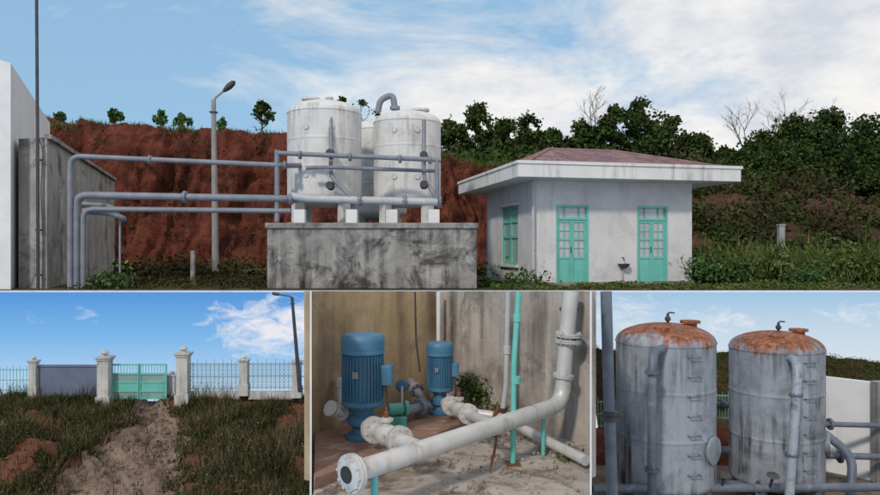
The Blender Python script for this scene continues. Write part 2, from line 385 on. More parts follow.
def yp(n,pts,r,m=pipeg,b=.25): return pipe(n,[P(x,y,dd) for x,y,dd in pts],r,m,e,b)
yp('upper_header',[(70,300,16.35),(70,156,16.35),(285,165.5,d),(300,165.5,17.3)],.06)
yp('riser',[(76,300,16.45),(76,195,16.45),(292,199,d),(296,199,17.4)],.085)
yp('lower_header',[(83,300,16.5),(83,209,16.5),(291,211,d)],.062)
yp('tank_header',[(277,153,d),(441,160,d)],.055)
yp('tank_header_2',[(306,168,d),(320,167,d),(436,171,17.2)],.045)
yp('bottom_header',[(291,196,d),(310,199,d),(438,202,d)],.09,pipel)
yp('manifold',[(277,150,d),(277,222,d)],.06)
yp('down_pipe',[(331,112,17.3),(331,178,16.95),(345,190,d),(352,200,d)],.05,pipeg,.3)
yp('down_pipe',[(424,120,17.5),(424,180,17.1),(432,190,d),(436,200,d)],.05,pipeg,.3)
yp('drain',[(437,158,d),(437,205,d)],.05)
yp('inlet',[(83,211,16.9),(112,213,16.9),(124,219,16.9),(122,222,18)],.07,pipeg,.3)
yp('inlet',[(83,204,17.2),(108,206,17.2),(117,211,17.2),(115,214,19)],.06,pipeg,.3)
for x,y in((150,159.7),(285,165),(300,155),(350,157),(400,159),(430,160)): flange('flange',P(x,y,d if x>200 else 16.5),(1,0,-.04 if x<200 else .03),.10,.025,pipeg,e,6)
for x,y in((185,197),(291,199),(360,200),(405,201),(440,202)): flange('flange',P(x,y,d if x>200 else 16.6),(1,0,.03 if x>200 else -.02),.14,.03,pipeg,e,8)
for x,y in((331,154),(424,156),(331,186),(424,185)):
    p=P(x,y,17); 
    lathe('valve_body',p,[(.05,-.1),(.09,-.05),(.09,.05),(.05,.1)],darkm,e,12)
    pipe('valve_stem',[p,p+Vector((0,-.22,0))],.015,darkm,e); lathe('handwheel',p+Vector((0,-.22,0)),[(.08,-.012),(.095,0),(.08,.012)],darkm,e,16,(0,1,0))
e=empty('pipe_support')
box('prop',P(120,250,16.9)+Vector((0,0,-.1)),(.04,.04,1.72),pipeg,e)
for x in (300,352,392,434): box('pedestal',(P(x,0,16.75).x,16.75,.72),(.26,.22,.32),whitewall,e,bev=.01)
# ---------------- house
TH=math.atan2(.2236,1); ux=Vector((math.cos(TH),math.sin(TH),0)); uy=Vector((-math.sin(TH),math.cos(TH),0)); HC=Vector((2.3,17.4,0))
def H(a,b,z): return HC+ux*a+uy*b+Vector((0,0,z))
hs=empty('pump_house')
def hb(n,a0,a1,b0,b1,z0,z1,m,bev=0): return box(n,H((a0+a1)/2,(b0+b1)/2,(z0+z1)/2),(a1-a0,b1-b0,z1-z0),m,hs,rz=TH,bev=bev)
L,W=4.21,4.13; zt=1.62; D=[(.535,1.397),(2.685,3.539)]; dz=1.04
xs=[0]+[q for dd in D for q in dd]+[L]
for i in range(0,6,2): hb('front_wall',xs[i],xs[i+1],0,.2,GZ,zt,housewall)
for a0,a1 in D: hb('lintel',a0,a1,0.002,.198,dz,zt,housewall)
wb=(1.28,2.66); wz=(-.45,1.08)
hb('side_wall',0,.2,.2,wb[0],GZ,zt,housewall); hb('side_wall',0,.2,wb[1],W,GZ,zt,housewall)
hb('side_wall',.002,.198,wb[0],wb[1],GZ,wz[0],housewall); hb('side_wall',.002,.198,wb[0],wb[1],wz[1],zt,housewall)
hb('back_wall',.2,L,W-.2,W,GZ,zt,housewall); hb('end_wall',L-.2,L,.2,W-.2,GZ,zt,housewall)
hb('floor',.2,L-.2,.2,W-.2,GZ,GZ+.05,dark); hb('inner_partition',.25,L-.25,.9,.95,GZ+.05,zt-.02,dark)  # floor and partition coloured near-black to carry the room's shade
hb('plinth',-.04,L+.04,-.04,-.001,GZ,GZ+.10,concrete2)
hb('roof_slab',-.7,L+.85,-.8,W+.7,1.62,1.98,slabm,.012); hb('slab_lip',-.73,L+.88,-.83,W+.73,1.93,2.0,slabm)
r0=[(-.35,-.45),(L+.5,-.45),(L+.5,W+.35),(-.35,W+.35)]
V=[H(a,b,2.01) for a,b in r0]+[H(1.15,W/2,2.68),H(L-1.15,W/2,2.68)]
mesh('tiled_roof',V,[(0,1,5,4),(1,2,5),(2,3,4,5),(3,0,4)],tile,hs)
tv=[];tf=[]
def lineb(a,b,r):
    v,f=sweepv([a,b],r,6); o=len(tv); tv.extend(v); tf.extend([tuple(i+o for i in t) for t in f])
for k in range(1,24):
    s=k/24; a=V[0].lerp(V[1],s); r=min(1,min(s,1-s)/.33); top=V[4] if s<.33 else (V[5] if s>.67 else V[4].lerp(V[5],(s-.33)/.34)); lineb(a,a.lerp(top,r) ,.02)
    a=V[3].lerp(V[0],s); r2=min(s,1-s)*2; lineb(a,a.lerp(V[4],r2),.02)
for a,b in((0,4),(1,5),(3,4),(2,5),(4,5)): lineb(V[a],V[b],.05)
mesh('roof_ribs',tv,tf,tile,hs)
for di,(a0,a1) in enumerate(D):
    z0=GZ+.06; b0,b1=.05,.11; fw=.055
    hb('door_frame',a0,a0+fw,.01,.16,GZ,dz,turq); hb('door_frame',a1-fw,a1,.01,.16,GZ,dz,turq); hb('door_head',a0+fw,a1-fw,.012,.158,dz-fw,dz,turq)
    hb('transom',a0+fw,a1-fw,.03,.12,dz-.36,dz-.31,turq)
    m_=(a0+a1)/2
    for s,(l,r) in enumerate(((a0+fw,m_-.004),(m_+.004,a1-fw))):
        hb('door_stile',l,l+.045,b0,b1,z0,dz-.36,turq); hb('door_stile',r-.045,r,b0,b1,z0,dz-.36,turq)
        for z in(z0,-.28,.18,.62): hb('door_rail',l+.045,r-.045,b0+.003,b1-.003,z,z+.055,turq)
        hb('door_panel',l+.045,r-.045,b0+.02,b1-.02,z0+.055,-.28,turq)
        hb('door_glass',l+.045,r-.045,b0+.03,b0+.036,-.225,.675,glass)
        for z in(-.02,.4): hb('bar',l+.045,r-.045,b0+.01,b0+.025,z,z+.02,turq)
        hb('bar',(l+r)/2-.006,(l+r)/2+.006,b0+.008,b0+.022,-.22,.65,turq)
        hb('transom_bar',(l+r)/2-.01,(l+r)/2+.01,.05,.07,dz-.31,dz-fw,turq)
    hb('transom_glass',a0+fw,a1-fw,.08,.086,dz-.31,dz-fw,glass)
    hb('handle',m_-.03,m_-.015,.03,.05,-.12,.02,darkm)
b0,b1=wb; z0,z1=wz
hb('window_sill',-.08,-.001,b0-.08,b1+.08,z0-.07,z0,slabm); hb('window_hood',-.12,-.001,b0-.1,b1+.1,z1+.02,z1+.07,slabm)
for l,r in((b0,b0+.06),(b1-.06,b1),((b0+b1)/2-.04,(b0+b1)/2+.04)): hb('window_frame',.02,.1,l,r,z0,z1,turq)
for z in(z0,z0+.7,z1-.42,z1-.06): hb('window_rail',.025,.095,b0+.06,b1-.06,z,z+.06,turq)
hb('window_glass',.07,.078,b0+.06,b1-.06,z0+.06,z1-.06,glass)
for k in range(1,8):
    q=b0+k*(b1-b0)/8; hb('window_grille',.04,.052,q-.006,q+.006,z0+.06,z1-.06,turq)
pipe('downpipe',[H(-.07,-.06,1.6),H(-.07,-.06,GZ)],.045,pipel,hs)
e=empty('wall_tap_basin'); bx=2.28
v=H(bx,-.1,-.42); lathe('basin',v,[(.03,-.1),(.12,-.05),(.15,.02),(.13,.02),(.1,-.03),(.01,-.06)],darkm,e,20); pipe('waste_pipe',[H(bx,-.03,-.45),H(bx,-.03,GZ)],.02,pipel,e); pipe('tap',[H(bx,.0,-.25),H(bx,-.1,-.25),H(bx,-.1,-.33)],.012,darkm,e,.03)
# ============================================================ LOWER LEVEL
for x,n in((310.8,'a'),(590.8,'b')):
    def Q(d,dz,t): 
        p=P(x,290,d); return (p.x+t,d,p.z+dz)
    t=.008; d0,d1=6.5,15.75
    v=[Q(d0,-6+.0,-t),Q(d0,-6,t),Q(d1,-6,t),Q(d1,-6,-t),Q(d0,-.01,-t),Q(d0,-.01,t),Q(d1,-.02,t),Q(d1,-.02,-t)]
    mesh('partition_wall',v,[(3,2,1,0),(4,5,6,7),(0,1,5,4),(1,2,6,5),(2,3,7,6),(3,0,4,7)],whitewall)
m=bpy.data.materials.new('sky_backdrop'); m.use_nodes=True; t=m.node_tree; t.nodes.clear()
o=nd(t,'ShaderNodeOutputMaterial'); em=nd(t,'ShaderNodeEmission'); tc=nd(t,'ShaderNodeTexCoord'); v=tc.outputs['Object']
sx=nd(t,'ShaderNodeSeparateXYZ'); t.links.new(v,sx.inputs[0])
def mr(a,i0,i1): 
    q=nd(t,'ShaderNodeMapRange'); t.links.new(a,q.inputs[0]); q.inputs[1].default_value=i0; q.inputs[2].default_value=i1; return q.outputs[0]
gz=mr(sx.outputs[2],-3.1,-.95)
cl=ramp(t,gz,[(0,lin((186,214,240))),(.5,lin((128,184,234))),(1,lin((84,150,218)))]).outputs[0]
cr=ramp(t,gz,[(0,lin((226,230,232))),(.6,lin((196,216,232))),(1,lin((158,196,226)))]).outputs[0]
col=mixc(t,mr(sx.outputs[0],-1,1),cl,cr)
def cloud(cx,cz,rx,rz,lo,hi,sc,st,k=.92):
    global col
    dx=mth(t,'DIVIDE',mth(t,'SUBTRACT',sx.outputs[0],cx),rx); dzz=mth(t,'DIVIDE',mth(t,'SUBTRACT',sx.outputs[2],cz),rz)
    r=mth(t,'ADD',mth(t,'MULTIPLY',dx,dx),mth(t,'MULTIPLY',dzz,dzz))
    f=mth(t,'SUBTRACT',noisen(t,v,sc,9,.66,stretch=st,dist=.5),mth(t,'MULTIPLY',r,.2))
    f=ramp(t,f,[(lo,(0,0,0)),(hi,(1,1,1))]).outputs[0]
    col=mixc(t,mth(t,'MULTIPLY',f,k),col,lin((240,238,242)))
cloud(-3.6,-1.75,1.5,.62,.26,.56,1.7,(1,1,2)); cloud(-8,-1.5,2.5,.5,.56,.9,1.6,(1,1,2.5))
cloud(6.2,-1.6,1.0,.35,.38,.75,2.4,(1,1,2)); cloud(9.2,-1.45,1.1,.3,.38,.75,2.4,(1,1,2.2)); cloud(4.0,-1.5,1.6,.6,.38,.8,1.6,(1,1,3))
t.links.new(col,em.inputs[0]); em.inputs[1].default_value=1.0; t.links.new(em.outputs[0],o.inputs[0])
mesh('sky',[(-30,15.8,-9),(30,15.8,-9),(30,15.8,-.983),(-30,15.8,-.983)],[(0,1,2,3)],m)
# ---------------- bay 1
grassD=leafmat('hill_grass',[(0,(.016,.018,.008)),(.35,(.042,.045,.018)),(.6,(.078,.078,.034)),(.8,(.16,.13,.075)),(1,(.22,.18,.11))],.8,.6)  # dark grass tones also carry the hill's backlit shade as colour
hillsoil=mat('hill_soil',(.09,.036,.024),(.19,.085,.055),1.5,1,.8,10,spec=.1,bd=.05)
pathm=mat('dirt_path',(.20,.14,.105),(.34,.255,.205),1.1,1,1,11,spec=.1,blot=((.14,.09,.07,1),2.3,.44,.74),bd=.07)
def pathx(d): return interp(d,[(9.5,-4.75),(11.2,-4.95),(12.3,-5.15),(13.3,-5.15),(14.1,-5.72),(15,-5.95)])
def pathw(d): return interp(d,[(9.5,1.0),(11.2,.92),(12.4,.70),(13.3,.5),(14.1,.36),(15,.34)])
def bz(X,d):
    z=interp(d,[(9,-4.2),(11,-3.84),(12.6,-3.46),(14.2,-3.03),(14.9,-3.0),(15.3,-3.3),(15.79,-3.8)])
    f=(1 if d<13.4 else max(.10,1-(d-13.4)*1.3))
    z+=f*(.24*noise.fractal((X*.75,d*.75,4),1,2,5)+.08*math.sin(X*.9+1))
    z+=.42*math.exp(-((X+6.7)/.85)**2-((d-11.7)/.9)**2)+.30*math.exp(-((X+3.2)/.8)**2-((d-12.3)/.8)**2)+.22*math.exp(-((X+8.0)/.8)**2-((d-13.2)/.6)**2)
    return z
def rut(X,d):
    r=abs(X-pathx(d))/pathw(d)
    return -.11*max(0,1-r*r) if r<1 else .05*max(0,1-(r-1)*2.5)
xr=P(310.8,0,1).x
def g1(u,v):
    d=9+v*6.79; X=-13+u*(xr*d-.02+13); s=1 if abs(X-pathx(d))>pathw(d)*1.1 else .3
    return (X,d,bz(X,d)+rut(X,d)-.04+s*.04*noise.fractal((X*3,d*3,7),1,2,3)-(.05 if s<1 else 0))
grid('hill',260,160,g1,hillsoil)
def g2(u,v):
    d=9.2+v*5.5; w=pathw(d)*(1.05+.35*noise.noise((d*2.2,3 if u<.5 else 9,0))); X=pathx(d)+(u*2-1)*w+.16*noise.noise((d*3,7,1))
    ed=1-abs(u*2-1)
    rl=-.06*abs(noise.noise((X*3,d*.8,1)))*2*min(1,ed*3)
    return (X,d,bz(X,d)+rut(X,d)+.05*min(1,ed*5)-.03+rl+.06*noise.fractal((X*4,d*4,1),1,2,5)*min(1,ed*3))
grid('dirt_path',90,300,g2,pathm)
C=[];CL=[];C2=[];C3=[]
for i in range(140000):
    d=9+5.5*rnd.random(); X=rnd.uniform(-11,xr*d-.05)
    e_=abs(X-pathx(d))/pathw(d)
    n_=noise.noise((X*1.3,d*1.3,0)); n2_=noise.noise((X*4,d*4,3))
    if e_<.85+.7*n_+.5*n2_: 
        if rnd.random()>.03+.15*max(0,n2_)*e_: continue
    if n_+.5*n2_<-.22 and rnd.random()>.10: continue
    z=bz(X,d)+rut(X,d)-.02
    hb_=max(0,.35+n_+.4*n2_)
    (CL if n_+.5*n2_>.12 and d<14 else C).append((X,d,z))
    if rnd.random()<.6: C2.append((X,d,z+rnd.random()*(.30 if d<13.8 else .15)*hb_))
    if hb_>.5 and rnd.random()<.2: C3.append((X,d,z+.05))
leaves('hill_grass',C,.11,grassD,vert=True,elong=10,var=.8)
leaves('hill_long_grass',CL,.20,grassD,vert=True,elong=15,var=.7)
leaves('hill_weeds',C2,.045,grassD)
leaves('tall_dry_grass',C3,.28,grassD,vert=True,elong=26,var=.6)
V=[];Fc=[]
for i in range(260):
    d=rnd.uniform(9.6,14); X=pathx(d)+rnd.uniform(-1,1)*pathw(d)*.9; s=rnd.uniform(.012,.05)
    z=bz(X,d)+rut(X,d)+.02
    v,f=boxv((X,d,z),(s,s*rnd.uniform(.6,1.3),s*.8),rnd.random()*3)
    v=[q+Vector((rnd.gauss(0,s*.15),rnd.gauss(0,s*.15),rnd.gauss(0,s*.15))) for q in v]
    o=len(V); V+=v; Fc+=[tuple(i+o for i in t) for t in f]
mesh('path_stones',V,Fc,pathm)
white1=mat('pillar_white',(.42,.42,.41),(.56,.55,.53),3,.85,.1,20,streak=((.2,.19,.17,1),10,.45,.7))
bluep=mat('panel_blue_gray',(.10,.13,.20),(.14,.17,.25),3,.7,.1,30)
def pillar(x,yt,yb,w,d):
    e=empty('gate_pillar'); b=P(x,yb,d); tp=P(x,yt,d); s=w/F*d; h=tp.z-b.z; z=b.z-.15
    box('shaft',(b.x,d,z+(h*.8+.15)/2),(s,s,h*.8+.15),white1,e)
    box('base',(b.x,d,z+.12),(s*1.25,s*1.25,.22),white1,e)
    box('cornice',(b.x,d,b.z+h*.82),(s*1.2,s*1.2,h*.035),white1,e); box('cap',(b.x,d,b.z+h*.86),(s*1.4,s*1.4,h*.03),white1,e)
    lathe('finial',(b.x,d,b.z+h*.875),[(s*.3,0),(s*.2,h*.02),(s*.36,h*.07),(s*.25,h*.11),(s*.05,h*.13)],white1,e,16)
for q in((34,356,390,7,14.3),(105,350,400,11,14.2),(183.5,346,398,11,14.2),(172,371,396,8,14.5),(244,355,388,8,14.3),(297,357,390,8,14.1),(-40,356,387,8,14.3)): pillar(*q)
def fence(x0,x1,yt,yb,d0,d1,m,name='metal_fence',n=14,diag=False):
    e=empty(name); a=P(x0,yb,d0);b=P(x1,yb,d1); ht=(yb-yt)/F*d0; up=Vector((0,0,ht)); V=[];Fc=[]
    def ad(p,q,r):
        v,f=sweepv([p,q],r,5); o=len(V); V.extend(v); Fc.extend([tuple(i+o for i in t) for t in f])
    for k in range(n+1):
        p=a.lerp(b,k/n); ad(p,p+up*(1.0),.006)
        if k%2==0: ad(p+up,p+up*1.1,.005)
    for s in(.08,.5,.93): ad(a+up*s,b+up*s,.009)
    mesh('bars',V,Fc,m,e)
    if diag:
        V=[];Fc=[]
        N=n*2
        for k in range(-6,N):
            p=a.lerp(b,max(0,k)/N); q=a.lerp(b,min(N,k+6)/N)
            ad(p+up*(.08+.85*(max(0,-k)/6)),q+up*(.93 if k+6<=N else .08+.85*(N-k)/6),.003)
            ad(p+up*(.93-.85*(max(0,-k)/6)),q+up*(.08 if k+6<=N else .93-.85*(N-k)/6),.003)
        mesh('mesh_infill',V,Fc,m,e)
    return e
fencem=mat('fence_metal',(.16,.27,.26),(.25,.36,.35),5,.6,0)
fence(189,240,362,391,14.25,14.3,fencem,n=12,diag=True); fence(249,293,362,390,14.3,14.15,fencem,n=10,diag=True); fence(301,309,362,391,14.1,14.1,fencem,n=2)
fence(0,30,368,392,14.3,14.3,turq,n=9); fence(-36,0,368,392,14.3,14.3,turq,n=9)
e=empty('boundary_wall'); box('panel',(P(69,0,14.35).x,14.35,P(0,379,14.35).z-.05),(58/F*14.35,.06,.60),bluep,e); box('coping',(P(69,0,14.35).x,14.35,P(0,379,14.35).z+.265),(60/F*14.35,.1,.03),bluep,e)
e=empty('fence_wall'); 
for x0,x1 in((189,240),(249,293)): box('kerb',((P(x0,0,14.3).x+P(x1,0,14.3).x)/2,14.3,P(0,392,14.3).z-.06),((x1-x0)/F*14.3,.08,.16),white1,e)
g=empty('entrance_gate')
for x0,x1 in((112,139),(140,166)):
    a=P(x0,0,14.3).x; b=P(x1,0,14.3).x; zb=P(0,399,14.3).z; ztp=P(0,364,14.3).z; hh=ztp-zb
    for xx in(a,b): box('stile',(xx,14.3,(zb+ztp)/2),(.035,.03,hh),turq,g)
    for s in(.02,.22,.48,.72,.98): box('rail',((a+b)/2,14.303,zb+hh*s),(b-a,.024,.03),turq,g)
    box('sheet',((a+b)/2,14.31,zb+hh*.35),(b-a-.02,.008,hh*.24),turq,g); box('sheet',((a+b)/2,14.31,zb+hh*.12),(b-a-.02,.008,hh*.16),fencem,g); box('sheet',((a+b)/2,14.31,zb+hh*.6),(b-a-.02,.008,hh*.2),fencem,g)
    for k in range(1,9): box('bar',(a+(b-a)*k/9,14.3,zb+hh*.85),(.01,.01,hh*.27),turq,g)
lamp('street_lamp',P(300,392,13.9),P(292,297,13.9),.042,.028,P(279,294.5,13.9),.24,darkm)
# ---------------- bay 2
ochre=mat('ochre_plaster',(.37,.26,.135),(.50,.375,.225),1.4,.9,.35,20,streak=((.17,.12,.075,1),3.5,.44,.68),blot=((.29,.23,.16,1),1.6,.46,.66))
grayw=mat('stained_wall',(.30,.265,.24),(.47,.425,.385),1.6,.9,.4,20,streak=((.09,.078,.07,1),4,.44,.66),blot=((.20,.17,.15,1),1.8,.5,.66))
plinthm=mat('plinth_red_brown',(.17,.095,.07),(.30,.185,.14),2.5,.9,.6,16,blot=((.37,.29,.23,1),3.5,.54,.66))
floorm=mat('floor_concrete',(.31,.265,.23),(.48,.425,.38),2.2,.9,.6,16,blot=((.16,.125,.10,1),3,.48,.62))
bluem=mat('motor_blue',(.04,.14,.25),(.06,.19,.31),4,.5,.05,30,blot=((.11,.17,.22,1),6,.50,.70))
silver=mat('silver_paint',(.46,.455,.445),(.58,.57,.555),4,.42,.10,30,metal=.15,streak=((.24,.19,.15,1),6,.55,.76),blot=((.28,.22,.17,1),5,.60,.72))
gasket=mat('gasket_rust',(.06,.035,.025),(.14,.08,.05),8,.9,.2)
rustm=mat('rust',(.12,.05,.025),(.22,.09,.04),8,.9,.3)
def rk(d): return -(43.6/F)*d
def wallp(name,A,B,m,th):
    A=Vector(A);B=Vector(B); n=Vector((-(B-A).y,(B-A).x)).normalized()*th
    pts=[A,B,B+n,A+n]; V=[(p.x,p.y,-2.6) for p in pts]+[(p.x,p.y,rk(p.y)) for p in pts]
    mesh(name,V,[(0,1,5,4),(1,2,6,5),(2,3,7,6),(3,0,4,7),(4,5,6,7),(3,2,1,0)],m)
xl=P(311.4,0,1).x; xrr=P(590,0,1).x
wallp('ochre_wall',(xl*8+.005,8.0),(0,10),ochre,.12)
wallp('concrete_wall',(0.002,10.0),(xrr*8.1-.005,8.1),grayw,.12)
V=[];Fc=[];N=60
for j in range(N+1):
    y=5.9+j/N*4.2
    ra=min(xrr*y, (10.1-y)/1.9*1.69+.0) if y>8.1 else xrr*y
    la=max(xl*y, -(10.1-y)/2.0*1.43) if y>8.0 else xl*y
    for i in range(N+1):
        x=la+(ra-la)*i/N; V.append((x,y,-2.235+.018*noise.fractal((x*3,y*3,2),1,2,4)))
for j in range(N):
    for i in range(N):
        a=j*(N+1)+i; Fc.append((a,a+1,a+N+2,a+N+1))
mesh('yard_floor',V,Fc,floorm,None,180)
u=Vector((-.5818,-.8133,0)); nrm=Vector((.8133,-.5818,0))
def B2(s,w,z): return Vector((0,10,0))+u*s+nrm*w+Vector((0,0,z))
e=empty('pump_plinth')
A_=B2(.55,.06,0);B_=B2(.55,1.15,0);
C_=Vector((xl*6.4+.02,6.4,0)); D_=Vector((xl*8.0+.02,7.97,0))+nrm*.03
prism('slab',[(A_.x,A_.y),(D_.x,D_.y),(C_.x,C_.y),(B_.x,B_.y)],-2.3,-2.045,plinthm,e,.015)
A2=B2(.5,1.15,0);B2_=B2(.5,1.24,0);C2_=Vector((xl*6.3+.02,6.3,0))
prism('edge_curb',[(A2.x,A2.y),(C_.x,C_.y-.003),(C2_.x,C2_.y),(B2_.x,B2_.y)],-2.3,-2.15,floorm,e,.012)
PZ=-2.04
def motor(c,zb,zt,R,name):
    e=empty(name); h=zt-zb; c=Vector((c[0],c[1],0))
    q=zb-PZ
    lathe('pump_base',(c.x,c.y,PZ),[(R*.85,0),(R*.85,.03),(R*.55,.05),(R*.5,q*.3),(R*.72,q*.42),(R*.72,q*.62),(R*.5,q*.72),(R*.5,q*.9),(R*.8,q*.92),(R*.8,q)],bluem,e,28)
    lathe('stator',(c.x,c.y,zb),[(R*.86,0),(R*1.02,0),(R*1.02,h*.05),(R*.88,h*.07),(R*.88,h*.70),(R*1.03,h*.72),(R*1.03,h*.78),(R*1.0,h*.80)],bluem,e,40)
    lathe('fan_cowl',(c.x,c.y,zb+h*.79),[(R*1.04,0),(R*1.05,h*.10),(R*1.03,h*.16),(R*.93,h*.195),(R*.5,h*.205),(R*.1,h*.207)],bluem,e,40)
    V=[];Fc=[]
    for k in range(36):
        a=2*math.pi*k/36; v,f=boxv((c.x+math.cos(a)*R*.93,c.y+math.sin(a)*R*.93,zb+h*.385),(R*.16,R*.035,h*.62),a); o=len(V); V+=v; Fc+=[tuple(i+o for i in t) for t in f]
    mesh('cooling_fins',V,Fc,bluem,e)
    V=[];Fc=[]
    for k in range(8):
        a=2*math.pi*k/8; v,f=sweepv([(c.x+math.cos(a)*R*.9,c.y+math.sin(a)*R*.9,zb-.02),(c.x+math.cos(a)*R*.9,c.y+math.sin(a)*R*.9,zb+.04)],R*.07,6); o=len(V); V+=v; Fc+=[tuple(i+o for i in t) for t in f]
    mesh('bolts',V,Fc,bluem,e)
    box('name_plate',(c.x-R*.25,c.y-R*1.0,zb+h*.45),(R*.3,.012,h*.09),pipeg,e,rz=-.25)
    box('terminal_box',(c.x+R*1.15,c.y-R*.2,zb+h*.42),(R*.5,R*.7,h*.28),bluem,e,bev=.012)
    box('terminal_lid',(c.x+R*1.42,c.y-R*.2,zb+h*.42),(R*.06,R*.78,h*.31),bluem,e,bev=.01)
    pipe('cable',[(c.x+R*1.1,c.y-R*.3,zb+h*.3),(c.x+R*1.25,c.y-R*.5,zb-.05),(c.x+R*.9,c.y+R*.3,PZ+.05)],.014,darkm,e,.15)
    return e
m1=motor((-.83,7.75),-1.68,-.92,.225,'pump_motor'); m2=motor((.0,8.87),-1.75,-1.16,.16,'pump_motor')
def valve(name,A,B,r,st,body=None):
    e=empty(name); A=Vector(A);B=Vector(B); ax=(B-A); L_=ax.length; axn=ax.normalized()
    pipe('spool',[A,B],r*.8,silver,e)
    if body:
        c=A+ax*body; lathe('valve_body',c,[(r*.85,-.13),(r*1.15,-.08),(r*1.3,0),(r*1.15,.08),(r*.85,.13)],silver,e,28,axn)
        pipe('bonnet',[c,c+Vector((0,0,r*2.0))],r*.5,silver,e); lathe('bonnet_flange',c+Vector((0,0,r*1.7)),[(r*.5,-.012),(r*.8,-.012),(r*.8,.012),(r*.5,.012)],silver,e,20)
        lathe('gland',c+Vector((0,0,r*2.0)),[(r*.3,0),(r*.3,.05),(r*.12,.06),(r*.12,.10)],rustm,e,12)
    for s in st:
        c=A+ax*s; flange('flange',c-axn*.020,axn,r*1.55,.014,silver,e,8); flange('flange',c+axn*.020,axn,r*1.55,.014,silver,e,8)
        lathe('gasket',c,[(r*1.5,-.006),(r*1.5,.006)],gasket,e,28,axn)
    return e
pA=Vector(((352-440)/F*5.75,5.75,-(473-247.5)/F*5.75)); pB=P(562,404,8.0)
e=empty('discharge_pipe')
pipe('main',[pA,pB,P(565.5,350,8.0),P(571,291.8,8.0)],.088,silver,e,.22,24)
ax=(pB-pA).normalized(); flange('end_flange',pA,ax,.155,.028,silver,e,10); lathe('blind_cap',pA-ax*.03,[(.09,-.03),(.13,-.01),(.13,.02)],silver,e,24,ax)
lathe('bore_shade_disc',pA-ax*.062,[(.07,0),(.07,.01)],dark,e,20,ax)  # solid dark disc; shade of a pipe hollow painted as its colour
flange('joint',P(563.5,376,8.0),P(566,350,8.0)-P(563,380,8.0),.12,.018,silver,e,8)
flange('joint',P(568,341,8.0),(.06,0,1),.15,.022,silver,e,8); flange('joint',P(568.6,335,8.0),(.06,0,1),.15,.022,silver,e,8)
box('pipe_bracket',P(569,309,8.15),(.2,.1,.04),rustm,e)
pp=pA.lerp(pB,.08); pipe('prop',[pp,(pp.x,pp.y,-2.5)],.03,turq,e); pp=pA.lerp(pB,.88); pipe('prop',[pp,(pp.x,pp.y,-2.23)],.022,turq,e)
pp=pA.lerp(pB,.62); pipe('bent_prop',[pp,(pp.x-.02,pp.y,pp.z-.2),(pp.x-.08,pp.y,-2.23)],.013,rustm,e,.1)
j1=pA.lerp(pB,.27); j2=pA.lerp(pB,.60)
valve('gate_valve',Vector((-.76,7.40,-1.84)),j1,.085,(.16,.62),.39)
valve('gate_valve',Vector((.06,8.72,-1.88)),j2,.072,(.14,.52),.33)
valve('suction_valve',Vector((-.98,7.85,-1.84)),Vector((-1.17,7.62,-1.70)),.055,(.3,.9))
e=empty('suction_pipe'); pipe('pipe',[(-.98,7.95,-1.85),(-1.1,8.1,-1.85),(-1.16,8.25,-1.5)],.05,silver,e,.1)
pipe('wall_pipe',[(-.18,8.95,-1.95),(-.34,9.2,-1.75),(-.38,9.42,-1.75)],.05,pipeg,e,.1); flange('flange',(-.3,9.12,-1.8),(-.4,.6,.3),.10,.02,pipeg,e,8)
pipe('manifold',[(-.6,8.2,-1.92),(-.15,8.75,-1.92)],.06,pipeg,e); flange('flange',(-.52,8.3,-1.92),(.45,.55,0),.11,.02,pipeg,e,8); flange('flange',(-.25,8.63,-1.92),(.45,.55,0),.11,.02,pipeg,e,8)
e=empty('small_priming_pump'); c=P(399,410,8.1)
turq2=mat('green_pump_paint',(.06,.26,.20),(.09,.33,.26),5,.5,.05,20,blot=((.12,.15,.12,1),6,.5,.7))
lathe('body',c-Vector((.14,0,0)),[(.03,0),(.07,.02),(.07,.17),(.05,.2),(.09,.21),(.09,.25),(.03,.27)],turq2,e,24,(1,.3,0)); box('foot',c+Vector((0,0,-.14)),(.18,.10,.14),turq2,e,bev=.01)
pipe('stem',[P(402,386,8.6),P(402,404,8.6)],.015,silver,e); lathe('handwheel',P(402,386,8.6),[(.05,-.01),(.08,0),(.05,.01)],bluem,e,16,(0,1,.2))
e=empty('drain_pipe'); pipe('pipe',[(.32,8.85,-2.02),(.7,8.75,-2.05),(xrr*7.15-.03,7.2,-2.13)],.055,silver,e,.1); flange('flange',(.72,8.73,-2.05),(.6,-.7,0),.10,.02,rustm,e,8)
e=empty('turquoise_riser_pipe'); p=P(513,462,7.4); pipe('pipe',[(p.x,7.4,-2.23),(p.x+.01,7.4,-1.2),P(518.5,291.8,7.4)],.030,turq,e,.02)
for y in(318,380): lathe('coupling',P(517,y,7.4),[(.034,-.04),(.042,-.035),(.042,.035),(.034,.04)],turq,e,16)
box('foot_plate',(p.x,7.4,-2.22),(.14,.14,.02),rustm,e)
e=empty('white_riser_pipe'); pipe('pipe',[P(508,291.8,8.6),P(506,385,8.6),P(503,408,8.6)],.033,pipel,e,.02)
lathe('coupling',P(506.8,350,8.6),[(.034,-.05),(.045,-.045),(.045,.045),(.034,.05)],silver,e,16)
e=empty('hanging_conduit'); pipe('conduit',[P(415,291.8,9.35),P(416,340,9.35),P(420,372,9.3)],.012,darkm,e,.1); pipe('white_conduit',[P(438.5,291.8,9.75),P(438.5,342,9.75)],.03,whitewall,e)
C=[]
for c,n_,r in((P(478,394,9.3),500,.13),(P(466,384,9.4),260,.09),(P(497,410,9.0),150,.09),(P(570,455,7.5),120,.06)):
    for _ in range(n_): C.append(c+Vector((rnd.gauss(0,r),rnd.gauss(0,r*.4),rnd.gauss(0,r*.7))))
leaves('weeds',C,.045,leafW)
V=[];Fc=[]
